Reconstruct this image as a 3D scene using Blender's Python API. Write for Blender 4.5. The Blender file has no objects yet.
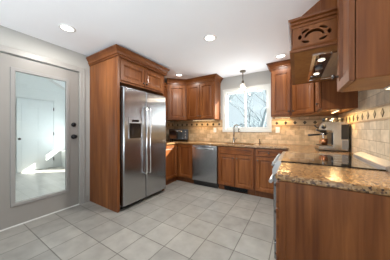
import bpy, bmesh, math, random
from mathutils import Vector, Matrix, noise as mnoise

random.seed(7)
scene = bpy.context.scene
COL = scene.collection
PI = math.pi

# ------------------------------------------------------------------ camera
cam_data = bpy.data.cameras.new('camera')
cam_data.sensor_width = 36.0
cam_data.lens = 165.0 / 390.0 * 36.0
cam_data.clip_start = 0.02
cam = bpy.data.objects.new('camera', cam_data)
COL.objects.link(cam)
cam.location = (0, 0, 1.2)
cam.rotation_euler = (PI / 2, 0, math.radians(31.5))
scene.camera = cam

# ------------------------------------------------------------------ world, sun, area lights, exposure
scene.view_settings.view_transform = 'Standard'
scene.view_settings.look = 'None'
scene.view_settings.gamma = 1.0
scene.view_settings.use_curve_mapping = False
scene.view_settings.exposure = 0.16

world = bpy.data.worlds.new('sky')
scene.world = world
world.use_nodes = True
wn = world.node_tree.nodes
bg = wn['Background']
bg.inputs[0].default_value = (0.80, 0.92, 1.0, 1)
bg.inputs[1].default_value = 0.9

sun_d = bpy.data.lights.new('sun', 'SUN')
sun_d.energy = 22.0
sun_d.angle = 0.01
sun_d.color = (1.0, 0.93, 0.82)
sun = bpy.data.objects.new('sun', sun_d)
COL.objects.link(sun)
sun.rotation_euler = Vector((-1.2, -1.0, -0.76)).to_track_quat('-Z', 'Y').to_euler()


def area(name, loc, direction, sx, sy, power, color=(1, 1, 1), shape='RECTANGLE', spread=180):
    d = bpy.data.lights.new(name, 'AREA')
    d.shape = shape
    d.size = sx
    if shape in ('RECTANGLE', 'ELLIPSE'):
        d.size_y = sy
    d.energy = power
    d.color = color
    d.spread = math.radians(spread)
    o = bpy.data.objects.new(name, d)
    COL.objects.link(o)
    o.location = loc
    o.rotation_euler = Vector(direction).to_track_quat('-Z', 'Y').to_euler()
    return o


# added fills behind the camera brighten the ceiling; daylight at sink and mudroom windows
area('added_fill_front', (-1.5, -3.2, 0.75), (0, 0.75, 1.0), 1.8, 1.3, 68, (0.88, 0.945, 1.0), spread=115)  # unseen fill at an assumed opening, tilted up to lift the ceiling
area('added_fill_side', (0.52, -1.3, 0.9), (-0.45, 0.3, 1.0), 1.5, 1.5, 58, (0.88, 0.945, 1.0), spread=140)  # second added fill, assumed opening in the right wall, aimed at the ceiling
area('daylight_kitchen_window', (-0.95, 3.738, 1.65), (0, -1, 1.0), 0.92, 0.85, 11, (0.94, 0.975, 1.0))
area('daylight_mudroom', (-5.4, 2.765, 0.75), (0, -1, 1.1), 1.5, 0.8, 34, (0.86, 0.95, 1.0))

# ------------------------------------------------------------------ geometry helpers


class B:
    """collects shapes in a bmesh; done() links it as ONE mesh object"""

    def __init__(self):
        self.bm = bmesh.new()
        self.mi = 0

    def _tag(self, faces):
        for f in faces:
            f.material_index = self.mi

    def box(self, x0, x1, y0, y1, z0, z1, bev=0.0, seg=1):
        t = bmesh.new()
        bmesh.ops.create_cube(t, size=1.0)
        for v in t.verts:
            v.co = Vector(((x0 + x1) / 2 + v.co.x * (x1 - x0), (y0 + y1) / 2 + v.co.y * (y1 - y0), (z0 + z1) / 2 + v.co.z * (z1 - z0)))
        if bev > 0:
            bmesh.ops.bevel(t, geom=list(t.edges), offset=bev, segments=seg, affect='EDGES', profile=0.5)
        self.merge(t)
        return self

    def merge(self, t, mat=None):
        mp = {}
        for v in t.verts:
            mp[v] = self.bm.verts.new(mat @ v.co if mat else v.co)
        for f in t.faces:
            try:
                nf = self.bm.faces.new([mp[v] for v in f.verts])
                nf.material_index = self.mi
                nf.smooth = f.smooth
            except ValueError:
                pass
        t.free()

    def prism(self, pts, z0, z1, bev=0.0):
        """polygon in xy extruded along z"""
        t = bmesh.new()
        lo = [t.verts.new((p[0], p[1], z0)) for p in pts]
        hi = [t.verts.new((p[0], p[1], z1)) for p in pts]
        n = len(pts)
        t.faces.new(lo[::-1])
        t.faces.new(hi)
        for i in range(n):
            t.faces.new((lo[i], lo[(i + 1) % n], hi[(i + 1) % n], hi[i]))
        bmesh.ops.recalc_face_normals(t, faces=t.faces)
        if bev:
            bmesh.ops.bevel(t, geom=list(t.edges), offset=bev, segments=1, affect='EDGES')
        self.merge(t)
        return self

    def prism_y(self, pts, y0, y1, bev=0.0):
        """polygon in xz extruded along y"""
        t = bmesh.new()
        lo = [t.verts.new((p[0], y0, p[1])) for p in pts]
        hi = [t.verts.new((p[0], y1, p[1])) for p in pts]
        n = len(pts)
        t.faces.new(lo)
        t.faces.new(hi[::-1])
        for i in range(n):
            t.faces.new((lo[i], hi[i], hi[(i + 1) % n], lo[(i + 1) % n]))
        bmesh.ops.recalc_face_normals(t, faces=t.faces)
        if bev:
            bmesh.ops.bevel(t, geom=list(t.edges), offset=bev, segments=2, affect='EDGES')
        self.merge(t)
        return self

    def lathe(self, prof, origin=(0, 0, 0), axis=(0, 0, 1), n=20, smooth=True):
        """prof: (radius, height) pairs around the axis"""
        q = Vector((0, 0, 1)).rotation_difference(Vector(axis).normalized())
        o = Vector(origin)
        rings = []
        for r, h in prof:
            if r < 1e-6:
                rings.append([self.bm.verts.new(o + q @ Vector((0, 0, h)))])
            else:
                rings.append([self.bm.verts.new(o + q @ Vector((r * math.cos(2 * PI * k / n), r * math.sin(2 * PI * k / n), h))) for k in range(n)])
        for a, b in zip(rings, rings[1:]):
            for k in range(n):
                k2 = (k + 1) % n
                if len(a) == 1 and len(b) == 1:
                    continue
                if len(a) == 1:
                    f = self.bm.faces.new((a[0], b[k2], b[k]))
                elif len(b) == 1:
                    f = self.bm.faces.new((a[k], a[k2], b[0]))
                else:
                    f = self.bm.faces.new((a[k], a[k2], b[k2], b[k]))
                f.smooth = smooth
                f.material_index = self.mi
        return self

    def cyl(self, p0, p1, r0, r1=None, n=14):
        p0, p1 = Vector(p0), Vector(p1)
        h = (p1 - p0).length
        r1 = r0 if r1 is None else r1
        return self.lathe([(0, 0), (r0, 0), (r1, h), (0, h)], p0, p1 - p0, n)

    def tube(self, path, r, n=10, r_end=None):
        path = [Vector(p) for p in path]
        rings = []
        up = Vector((0.13, 0.27, 0.95))
        m = len(path)
        for i, p in enumerate(path):
            d = (path[min(i + 1, m - 1)] - path[max(i - 1, 0)]).normalized()
            a = d.cross(up)
            if a.length < 1e-3:
                a = d.cross(Vector((1, 0, 0)))
            a.normalize()
            if rings:
                pa = self._pa - d * self._pa.dot(d)
                if pa.length > 1e-4:
                    a = pa.normalized()
            self._pa = a
            b = d.cross(a)
            rr = r if r_end is None else r + (r_end - r) * i / (m - 1)
            rings.append([self.bm.verts.new(p + (a * math.cos(2 * PI * k / n) + b * math.sin(2 * PI * k / n)) * rr) for k in range(n)])
        for a, b in zip(rings, rings[1:]):
            for k in range(n):
                f = self.bm.faces.new((a[k], a[(k + 1) % n], b[(k + 1) % n], b[k]))
                f.smooth = True
                f.material_index = self.mi
        for ring in (rings[0][::-1], rings[-1]):
            f = self.bm.faces.new(ring)
            f.material_index = self.mi
        return self

    def panel(self, x0, x1, z0, z1, y, prof):
        """nested rectangles on a face looking to -y; prof: (inset, height towards -y)"""
        loops = []
        for ins, h in prof:
            loops.append([self.bm.verts.new((a, y - h, c)) for a, c in
                          ((x0 + ins, z0 + ins), (x1 - ins, z0 + ins), (x1 - ins, z1 - ins), (x0 + ins, z1 - ins))])
        fs = []
        for a, b in zip(loops, loops[1:]):
            for k in range(4):
                fs.append(self.bm.faces.new((a[k], a[(k + 1) % 4], b[(k + 1) % 4], b[k])))
        fs.append(self.bm.faces.new(loops[-1]))
        fs.append(self.bm.faces.new(loops[0][::-1]))
        self._tag(fs)
        return self

    def sweep(self, path, prof):
        """moulding: prof (outward, z) swept along an xy path, outward = right of travel, mitred"""
        path = [Vector(p) for p in path]
        m = len(path)
        offs = []
        for i in range(m):
            ns = []
            if i > 0:
                d = (path[i] - path[i - 1]).normalized()
                ns.append(Vector((d.y, -d.x)))
            if i < m - 1:
                d = (path[i + 1] - path[i]).normalized()
                ns.append(Vector((d.y, -d.x)))
            if len(ns) == 1:
                offs.append(ns[0])
            else:
                b = (ns[0] + ns[1]).normalized()
                offs.append(b / max(0.2, b.dot(ns[0])))
        rings = []
        for p, o in zip(path, offs):
            rings.append([self.bm.verts.new((p.x + o.x * a, p.y + o.y * a, z)) for a, z in prof])
        k = len(prof)
        fs = []
        for a, b in zip(rings, rings[1:]):
            for j in range(k):
                fs.append(self.bm.faces.new((a[j], b[j], b[(j + 1) % k], a[(j + 1) % k])))
        fs.append(self.bm.faces.new(rings[0]))
        fs.append(self.bm.faces.new(rings[-1][::-1]))
        self._tag(fs)
        return self

    def cells(self, us, vs, w0, w1, holes, axis):
        """slab made of grid cells with holes (each u0,u1,v0,v1) left open; axis = thickness axis"""
        def P(u, v, w):
            return {'x': (w, u, v), 'y': (u, w, v), 'z': (u, v, w)}[axis]
        t = bmesh.new()
        vd = {}

        def V(u, v, w):
            key = (round(u, 5), round(v, 5), round(w, 5))
            if key not in vd:
                vd[key] = t.verts.new(P(u, v, w))
            return vd[key]

        def solid(i, j):
            if i < 0 or j < 0 or i >= len(us) - 1 or j >= len(vs) - 1:
                return False
            cu, cv = (us[i] + us[i + 1]) / 2, (vs[j] + vs[j + 1]) / 2
            return not any(h[0] < cu < h[1] and h[2] < cv < h[3] for h in holes)
        for i in range(len(us) - 1):
            for j in range(len(vs) - 1):
                if not solid(i, j):
                    continue
                u0, u1, v0, v1 = us[i], us[i + 1], vs[j], vs[j + 1]
                t.faces.new((V(u0, v0, w0), V(u1, v0, w0), V(u1, v1, w0), V(u0, v1, w0)))
                t.faces.new((V(u0, v0, w1), V(u0, v1, w1), V(u1, v1, w1), V(u1, v0, w1)))
                for (di, dj, a, b) in ((-1, 0, (u0, v0), (u0, v1)), (1, 0, (u1, v0), (u1, v1)), (0, -1, (u0, v0), (u1, v0)), (0, 1, (u0, v1), (u1, v1))):
                    if not solid(i + di, j + dj):
                        t.faces.new((V(*a, w0), V(*b, w0), V(*b, w1), V(*a, w1)))
        bmesh.ops.recalc_face_normals(t, faces=t.faces)
        self.merge(t)
        return self

    def done(self, name, mat, parent=None, smooth_angle=None):
        me = bpy.data.meshes.new(name)
        bmesh.ops.recalc_face_normals(self.bm, faces=self.bm.faces)
        self.bm.to_mesh(me)
        self.bm.free()
        for m in (mat if isinstance(mat, (list, tuple)) else [mat]):
            me.materials.append(m)
        o = bpy.data.objects.new(name, me)
        COL.objects.link(o)
        if parent is not None:
            o.parent = parent
        return o


def thing(name, label, cat, loc=(0, 0, 0), rot=0.0, group=None):
    o = bpy.data.objects.new(name, None)
    o.empty_display_size = 0.05
    COL.objects.link(o)
    o.location = loc
    o.rotation_euler = (0, 0, rot)
    o['label'] = label
    o['category'] = cat
    if group:
        o['group'] = group
    return o


def tag(o, label, cat, group=None, kind=None):
    o['label'] = label
    o['category'] = cat
    if group:
        o['group'] = group
    if kind:
        o['kind'] = kind
    return o


def struct(o):
    o['kind'] = 'structure'
    return o


def struct_root(name, loc=(0, 0, 0)):
    o = bpy.data.objects.new(name, None)
    COL.objects.link(o)
    o.location = loc
    o['kind'] = 'structure'
    return o


# ------------------------------------------------------------------ materials
def new_mat(name):
    m = bpy.data.materials.new(name)
    m.use_nodes = True
    nt = m.node_tree
    return m, nt, nt.nodes['Principled BSDF']


def simple(name, color, rough=0.5, metal=0.0, coat=0.0, var=0.0, scale=8.0, bump=0.0):
    m, nt, p = new_mat(name)
    p.inputs['Base Color'].default_value = (*color, 1)
    p.inputs['Roughness'].default_value = rough
    p.inputs['Metallic'].default_value = metal
    p.inputs['Coat Weight'].default_value = coat
    if var or bump:
        tc = nt.nodes.new('ShaderNodeTexCoord')
        n = nt.nodes.new('ShaderNodeTexNoise')
        n.inputs['Scale'].default_value = scale
        n.inputs['Detail'].default_value = 3
        nt.links.new(tc.outputs['Object'], n.inputs['Vector'])
        if var:
            r = nt.nodes.new('ShaderNodeValToRGB')
            r.color_ramp.elements[0].position = 0.3
            r.color_ramp.elements[1].position = 0.7
            r.color_ramp.elements[0].color = (*[c * (1 - var) for c in color], 1)
            r.color_ramp.elements[1].color = (*[min(1, c * (1 + var)) for c in color], 1)
            nt.links.new(n.outputs['Fac'], r.inputs['Fac'])
            nt.links.new(r.outputs['Color'], p.inputs['Base Color'])
        if bump:
            b = nt.nodes.new('ShaderNodeBump')
            b.inputs['Strength'].default_value = bump
            b.inputs['Distance'].default_value = 0.002
            nt.links.new(n.outputs['Fac'], b.inputs['Height'])
            nt.links.new(b.outputs['Normal'], p.inputs['Normal'])
    return m


def wood(name, dark, mid, light, rough=0.36, coat=0.06, grain=(22, 22, 1.1)):
    m, nt, p = new_mat(name)
    tc = nt.nodes.new('ShaderNodeTexCoord')
    oi = nt.nodes.new('ShaderNodeObjectInfo')
    mul = nt.nodes.new('ShaderNodeVectorMath')
    mul.operation = 'SCALE'
    mul.inputs[0].default_value = (7.3, 3.1, 9.7)
    nt.links.new(oi.outputs['Random'], mul.inputs['Scale'])
    add = nt.nodes.new('ShaderNodeVectorMath')
    add.operation = 'ADD'
    nt.links.new(tc.outputs['Object'], add.inputs[0])
    nt.links.new(mul.outputs[0], add.inputs[1])
    mp = nt.nodes.new('ShaderNodeMapping')
    mp.inputs['Scale'].default_value = grain
    nt.links.new(add.outputs[0], mp.inputs['Vector'])
    n1 = nt.nodes.new('ShaderNodeTexNoise')
    n1.inputs['Scale'].default_value = 1.0
    n1.inputs['Detail'].default_value = 5
    n1.inputs['Roughness'].default_value = 0.6
    n1.inputs['Distortion'].default_value = 0.6
    nt.links.new(mp.outputs[0], n1.inputs['Vector'])
    mp2 = nt.nodes.new('ShaderNodeMapping')
    mp2.inputs['Scale'].default_value = (2.2, 2.2, 0.35)
    nt.links.new(add.outputs[0], mp2.inputs['Vector'])
    n2 = nt.nodes.new('ShaderNodeTexNoise')
    n2.inputs['Scale'].default_value = 2.0
    n2.inputs['Detail'].default_value = 2
    nt.links.new(mp2.outputs[0], n2.inputs['Vector'])
    mix = nt.nodes.new('ShaderNodeMath')
    mix.operation = 'MULTIPLY_ADD'
    mix.inputs[1].default_value = 0.55
    nt.links.new(n1.outputs['Fac'], mix.inputs[0])
    m2 = nt.nodes.new('ShaderNodeMath')
    m2.operation = 'MULTIPLY'
    m2.inputs[1].default_value = 0.45
    nt.links.new(n2.outputs['Fac'], m2.inputs[0])
    nt.links.new(m2.outputs[0], mix.inputs[2])
    r = nt.nodes.new('ShaderNodeValToRGB')
    r.color_ramp.elements[0].position = 0.33
    r.color_ramp.elements[0].color = (*dark, 1)
    r.color_ramp.elements[1].position = 0.68
    r.color_ramp.elements[1].color = (*light, 1)
    e = r.color_ramp.elements.new(0.5)
    e.color = (*mid, 1)
    nt.links.new(mix.outputs[0], r.inputs['Fac'])
    nt.links.new(r.outputs['Color'], p.inputs['Base Color'])
    p.inputs['Roughness'].default_value = rough
    p.inputs['Coat Weight'].default_value = coat
    p.inputs['Coat Roughness'].default_value = 0.15
    p.inputs['Specular IOR Level'].default_value = 0.28
    return m


def emit(name, color, strength):
    m, nt, p = new_mat(name)
    p.inputs['Base Color'].default_value = (0.8, 0.8, 0.8, 1)
    p.inputs['Emission Color'].default_value = (*color, 1)
    p.inputs['Emission Strength'].default_value = strength
    return m


def glass(name, tint=(0.97, 0.99, 0.98)):
    m = bpy.data.materials.new(name)
    m.use_nodes = True
    nt = m.node_tree
    nt.nodes.clear()
    out = nt.nodes.new('ShaderNodeOutputMaterial')
    mx = nt.nodes.new('ShaderNodeMixShader')
    lw = nt.nodes.new('ShaderNodeLayerWeight')
    lw.inputs['Blend'].default_value = 0.5
    pw = nt.nodes.new('ShaderNodeMath')
    pw.operation = 'POWER'
    pw.inputs[1].default_value = 5.0
    nt.links.new(lw.outputs['Facing'], pw.inputs[0])
    fr = nt.nodes.new('ShaderNodeMath')
    fr.operation = 'MULTIPLY_ADD'
    fr.inputs[1].default_value = 0.94
    fr.inputs[2].default_value = 0.03
    nt.links.new(pw.outputs[0], fr.inputs[0])
    tr = nt.nodes.new('ShaderNodeBsdfTransparent')
    tr.inputs['Color'].default_value = (*tint, 1)
    gl = nt.nodes.new('ShaderNodeBsdfGlossy')
    gl.inputs['Roughness'].default_value = 0.02
    nt.links.new(fr.outputs[0], mx.inputs[0])
    nt.links.new(tr.outputs[0], mx.inputs[1])
    nt.links.new(gl.outputs[0], mx.inputs[2])
    nt.links.new(mx.outputs[0], out.inputs['Surface'])
    return m


def brick_mat(name, plane, c1, c2, mortar, bw, rh, msize, offset=0.5, shift=(0, 0), rough=0.4, mottled=0.15, nscale=6.0, bump=0.3, freq=2, smooth=0.1):
    m, nt, p = new_mat(name)
    tc = nt.nodes.new('ShaderNodeTexCoord')
    sp = nt.nodes.new('ShaderNodeSeparateXYZ')
    nt.links.new(tc.outputs['Object'], sp.inputs[0])
    cb = nt.nodes.new('ShaderNodeCombineXYZ')
    for k, a in enumerate(plane):
        ad = nt.nodes.new('ShaderNodeMath')
        ad.operation = 'ADD'
        ad.inputs[1].default_value = shift[k]
        nt.links.new(sp.outputs[a], ad.inputs[0])
        nt.links.new(ad.outputs[0], cb.inputs[k])
    br = nt.nodes.new('ShaderNodeTexBrick')
    br.offset = offset
    br.offset_frequency = freq
    br.inputs['Scale'].default_value = 1.0
    br.inputs['Color1'].default_value = (*c1, 1)
    br.inputs['Color2'].default_value = (*c2, 1)
    br.inputs['Mortar'].default_value = (*mortar, 1)
    br.inputs['Brick Width'].default_value = bw
    br.inputs['Row Height'].default_value = rh
    br.inputs['Mortar Size'].default_value = msize
    br.inputs['Mortar Smooth'].default_value = smooth
    br.inputs['Bias'].default_value = 0.0
    nt.links.new(cb.outputs[0], br.inputs['Vector'])
    n = nt.nodes.new('ShaderNodeTexNoise')
    n.inputs['Scale'].default_value = nscale
    n.inputs['Detail'].default_value = 5
    nt.links.new(cb.outputs[0], n.inputs['Vector'])
    mr = nt.nodes.new('ShaderNodeMapRange')
    mr.inputs['From Min'].default_value = 0.3
    mr.inputs['From Max'].default_value = 0.7
    mr.inputs['To Min'].default_value = 1 - mottled
    mr.inputs['To Max'].default_value = 1 + mottled
    nt.links.new(n.outputs['Fac'], mr.inputs['Value'])
    vm = nt.nodes.new('ShaderNodeVectorMath')
    vm.operation = 'SCALE'
    nt.links.new(br.outputs['Color'], vm.inputs[0])
    nt.links.new(mr.outputs[0], vm.inputs['Scale'])
    nt.links.new(vm.outputs[0], p.inputs['Base Color'])
    p.inputs['Roughness'].default_value = rough
    if bump:
        inv = nt.nodes.new('ShaderNodeMath')
        inv.operation = 'SUBTRACT'
        inv.inputs[0].default_value = 1.0
        nt.links.new(br.outputs['Fac'], inv.inputs[1])
        b = nt.nodes.new('ShaderNodeBump')
        b.inputs['Strength'].default_value = bump
        b.inputs['Distance'].default_value = 0.003
        nt.links.new(inv.outputs[0], b.inputs['Height'])
        nt.links.new(b.outputs['Normal'], p.inputs['Normal'])
    return m


def granite(name):
    m, nt, p = new_mat(name)
    tc = nt.nodes.new('ShaderNodeTexCoord')
    v = nt.nodes.new('ShaderNodeTexVoronoi')
    v.inputs['Scale'].default_value = 95
    nt.links.new(tc.outputs['Object'], v.inputs['Vector'])
    n = nt.nodes.new('ShaderNodeTexNoise')
    n.inputs['Scale'].default_value = 26
    n.inputs['Detail'].default_value = 6
    n.inputs['Roughness'].default_value = 0.75
    nt.links.new(tc.outputs['Object'], n.inputs['Vector'])
    sep = nt.nodes.new('ShaderNodeSeparateColor')
    nt.links.new(v.outputs['Color'], sep.inputs[0])
    a = nt.nodes.new('ShaderNodeMath')
    a.operation = 'MULTIPLY_ADD'
    a.inputs[1].default_value = 0.5
    nt.links.new(sep.outputs[0], a.inputs[0])
    b = nt.nodes.new('ShaderNodeMath')
    b.operation = 'MULTIPLY'
    b.inputs[1].default_value = 0.55
    nt.links.new(n.outputs['Fac'], b.inputs[0])
    nt.links.new(b.outputs[0], a.inputs[2])
    r = nt.nodes.new('ShaderNodeValToRGB')
    cr = r.color_ramp
    cr.elements[0].position = 0.26
    cr.elements[0].color = (0.03, 0.02, 0.015, 1)
    cr.elements[1].position = 0.85
    cr.elements[1].color = (0.38, 0.25, 0.13, 1)
    for pos, c in ((0.35, (0.12, 0.06, 0.03)), (0.45, (0.24, 0.122, 0.046)), (0.64, (0.30, 0.172, 0.074))):
        e = cr.elements.new(pos)
        e.color = (*c, 1)
    nt.links.new(a.outputs[0], r.inputs['Fac'])
    nt.links.new(r.outputs['Color'], p.inputs['Base Color'])
    p.inputs['Roughness'].default_value = 0.22
    p.inputs['Coat Weight'].default_value = 0.2
    return m


def steel(name, color=(0.62, 0.62, 0.62), rough=0.2, aniso_axis=(2, 2, 160), aniso=0.0):
    m, nt, p = new_mat(name)
    p.inputs['Metallic'].default_value = 1.0
    tc = nt.nodes.new('ShaderNodeTexCoord')
    mp = nt.nodes.new('ShaderNodeMapping')
    mp.inputs['Scale'].default_value = aniso_axis
    nt.links.new(tc.outputs['Object'], mp.inputs['Vector'])
    n = nt.nodes.new('ShaderNodeTexNoise')
    n.inputs['Scale'].default_value = 3
    n.inputs['Detail'].default_value = 3
    nt.links.new(mp.outputs[0], n.inputs['Vector'])
    mr = nt.nodes.new('ShaderNodeMapRange')
    mr.inputs['To Min'].default_value = rough * 0.99
    mr.inputs['To Max'].default_value = rough * 1.01
    nt.links.new(n.outputs['Fac'], mr.inputs['Value'])
    nt.links.new(mr.outputs[0], p.inputs['Roughness'])
    p.inputs['Base Color'].default_value = (*color, 1)
    if aniso:
        tg = nt.nodes.new('ShaderNodeTangent')
        tg.direction_type = 'RADIAL'
        tg.axis = 'Z'
        nt.links.new(tg.outputs[0], p.inputs['Tangent'])
        p.inputs['Anisotropic'].default_value = aniso
        p.inputs['Anisotropic Rotation'].default_value = 0.0
    return m


M = {}
M['wall'] = simple('painted_wall', (0.44, 0.435, 0.41), 0.7, var=0.02, scale=3)
M['ceiling'] = simple('ceiling_paint', (0.89, 0.905, 0.93), 0.9, var=0.01, scale=2)
M['white'] = simple('white_trim_paint', (0.78, 0.775, 0.76), 0.4, var=0.01)
M['door'] = simple('door_paint', (0.27, 0.256, 0.238), 0.4, var=0.015)
M['lite'] = simple('lite_frame_paint', (0.27, 0.26, 0.25), 0.4, var=0.015)
M['window_trim'] = simple('window_trim_paint', (0.62, 0.63, 0.60), 0.4, var=0.01)
M['casing'] = simple('casing_paint', (0.35, 0.337, 0.318), 0.4, var=0.015)
M['mudwall'] = simple('mudroom_paint', (0.80, 0.83, 0.83), 0.7, var=0.01)
M['muddoor'] = simple('mudroom_door_paint', (0.76, 0.80, 0.81), 0.5, var=0.01)
M['vinyl'] = simple('window_vinyl', (0.62, 0.63, 0.61), 0.35, var=0.01)
M['wood'] = wood('cherry_wood', (0.085, 0.0225, 0.0055), (0.165, 0.053, 0.014), (0.265, 0.098, 0.029))
M['woodh'] = wood('cherry_wood_horizontal', (0.085, 0.0225, 0.0055), (0.165, 0.053, 0.014), (0.265, 0.098, 0.029), grain=(1.1, 1.1, 22))
M['wood_in'] = wood('cabinet_underside_wood', (0.20, 0.075, 0.018), (0.27, 0.115, 0.03), (0.34, 0.16, 0.045), rough=0.45)
M['toe'] = wood('toe_kick_wood', (0.075, 0.022, 0.007), (0.13, 0.044, 0.014), (0.19, 0.075, 0.026))
M['knob'] = simple('pewter', (0.10, 0.095, 0.09), 0.3, metal=0.9)
M['black_metal'] = simple('black_metal', (0.012, 0.012, 0.013), 0.35, metal=0.6)
M['black_plastic'] = simple('black_plastic', (0.012, 0.012, 0.013), 0.3)
M['gray_plastic'] = simple('gray_plastic', (0.2, 0.2, 0.205), 0.4)
M['black_glass'] = simple('black_ceramic_glass', (0.006, 0.006, 0.007), 0.04, coat=1.0)
M['steel'] = steel('brushed_steel', (0.43, 0.44, 0.45), 0.23, (160, 160, 2), aniso=0.93)
M['steel_v'] = steel('brushed_steel_vertical', (0.40, 0.41, 0.425), 0.25, (160, 160, 2), aniso=0.85)
M['chrome'] = steel('polished_steel', (0.78, 0.79, 0.80), 0.1)
M['machine'] = steel('machine_steel', (0.52, 0.50, 0.47), 0.17)
M['range_steel'] = steel('range_steel', (0.42, 0.42, 0.42), 0.3)
M['satin'] = simple('satin_aluminium', (0.46, 0.47, 0.49), 0.4, metal=0.85)
M['bronze'] = simple('brushed_nickel', (0.34, 0.31, 0.27), 0.3, metal=1.0)
M['nickel'] = simple('dark_nickel', (0.30, 0.28, 0.25), 0.25, metal=1.0)
M['dark_bronze'] = simple('aged_bronze', (0.14, 0.115, 0.085), 0.35, metal=0.8)
M['granite'] = granite('speckled_granite')
M['white_plastic'] = simple('white_plastic', (0.80, 0.78, 0.72), 0.35)
M['glass'] = glass('clear_glass')
M['shade'] = simple('frosted_glass_shade', (0.92, 0.91, 0.88), 0.25)
M['shade'].node_tree.nodes['Principled BSDF'].inputs['Transmission Weight'].default_value = 0.55
M['bulb'] = emit('lamp_glow', (1.0, 0.86, 0.65), 6.0)
M['lens'] = emit('lamp_lens', (1.0, 0.96, 0.9), 4.0)
M['hood_lens'] = emit('hood_lamp_lens', (1.0, 0.9, 0.72), 1.6)
M['led'] = emit('under_cabinet_glow', (1.0, 0.74, 0.38), 2.5)
M['copper'] = simple('copper', (0.75, 0.30, 0.13), 0.3, metal=1.0)
M['mesh'] = steel('filter_mesh', (0.60, 0.54, 0.45), 0.4, (60, 60, 60))
M['snow'] = simple('snow', (0.5, 0.54, 0.58), 0.8, var=0.05, scale=1.5)
M['bark'] = simple('frosted_bark', (0.21, 0.255, 0.285), 0.9, var=0.35, scale=3)
M['frost'] = simple('frosted_twigs', (0.38, 0.44, 0.48), 0.9, var=0.2, scale=3)
M['shrub'] = simple('frosted_shrub', (0.30, 0.37, 0.42), 0.9, var=0.4, scale=5)
M['floor'] = brick_mat('floor_tile', 'XY', (0.212, 0.206, 0.19), (0.262, 0.253, 0.231), (0.095, 0.089, 0.077), 0.316, 0.316, 0.0045, offset=0.0, shift=(0.53, -0.97), rough=0.34, mottled=0.14, nscale=7, bump=0.4)
M['plank'] = brick_mat('pale_floor_boards', 'XY', (0.56, 0.53, 0.49), (0.66, 0.63, 0.60), (0.42, 0.39, 0.35), 1.4, 0.16, 0.002, offset=0.37, rough=0.35, mottled=0.08, nscale=3)
M['tile_y'] = brick_mat('travertine_warm_lit', 'XZ', (0.44, 0.30, 0.16), (0.68, 0.50, 0.31), (0.40, 0.28, 0.16), 0.152, 0.102, 0.004, shift=(0.02, 0.02), rough=0.45, mottled=0.2, nscale=14, smooth=0.6)  # travertine with the warm under-cabinet glow put into its colour
M['tile_x'] = brick_mat('travertine_gray_lit', 'YZ', (0.41, 0.325, 0.225), (0.62, 0.51, 0.375), (0.32, 0.25, 0.17), 0.152, 0.102, 0.004, shift=(0.02, 0.02), rough=0.45, mottled=0.2, nscale=14, smooth=0.6)  # same travertine, coloured for the grayer light on the side walls
M['liner'] = simple('travertine_liner', (0.34, 0.22, 0.12), 0.45, var=0.15, scale=20)
M['band'] = simple('travertine_light_band', (0.52, 0.39, 0.24), 0.45, var=0.12, scale=18)
M['accent'] = simple('dark_bronze_accent', (0.055, 0.036, 0.022), 0.35, metal=0.3, var=0.3, scale=60)

DOOR_PROF = [(0, 0), (0, 0.017), (0.004, 0.021), (0.052, 0.021), (0.057, 0.015), (0.062, 0.0165), (0.067, 0.004), (0.080, 0.004), (0.090, 0.008)]
DRAWER_PROF = [(0, 0), (0, 0.017), (0.004, 0.021), (0.028, 0.021), (0.032, 0.015), (0.036, 0.016), (0.040, 0.006)]
CROWN = lambda z0, z1, out: [(0, z0), (0.016, z0), (0.016, z0 + 0.012), (0.010, z0 + 0.016), (0.010, z0 + 0.024), (0.026, z0 + 0.030), (0.026, z0 + 0.038),
                             (0.020, z0 + 0.043), (out * 0.42, z0 + (z1 - z0) * 0.52), (out * 0.72, z0 + (z1 - z0) * 0.72), (out * 0.72, z1 - 0.028), (out * 0.88, z1 - 0.024),
                             (out * 0.88, z1 - 0.016), (out, z1 - 0.012), (out, z1), (0, z1)]

XL, XR, YB, ZC, YF = -2.985, 0.60, 3.72, 2.44, -3.30

# ------------------------------------------------------------------ the setting
struct(B().box(XL - 0.12, XR + 0.15, YF - 0.3, YB + 0.15, -0.1, 0.0).done('floor', M['floor']))
struct(B().box(XL - 0.12, XR + 0.15, YF - 0.3, YB + 0.15, ZC, ZC + 0.12).done('ceiling', M['ceiling']))
DY0, DY1, DZ = 0.365, 1.295, 2.135        # entry door opening
struct(B().cells([YF - 0.3, DY0, DY1, YB + 0.15], [0, DZ, ZC], XL - 0.12, XL, [(DY0, DY1, 0, DZ)], 'x').done('wall_left', M['wall']))
WX0, WX1, WZ0, WZ1 = -1.445, -0.48, 1.205, 2.105   # window opening
struct(B().cells([XL, WX0, WX1, XR + 0.15], [0, WZ0, WZ1, ZC], YB, YB + 0.15, [(WX0, WX1, WZ0, WZ1)], 'y').done('wall_back', M['wall']))
struct(B().cells([YF - 0.3, -2.1, -0.5, YB], [0, 0.05, 2.1, ZC], XR, XR + 0.15, [(-2.1, -0.5, 0.05, 2.1)], 'x').done('wall_right', M['wall']))
struct(B().cells([XL, -2.5, -0.7, XR], [0, 0.05, 2.1, ZC], YF - 0.12, YF, [(-2.5, -0.7, 0.05, 2.1)], 'y').done('wall_front', M['wall']))

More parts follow.
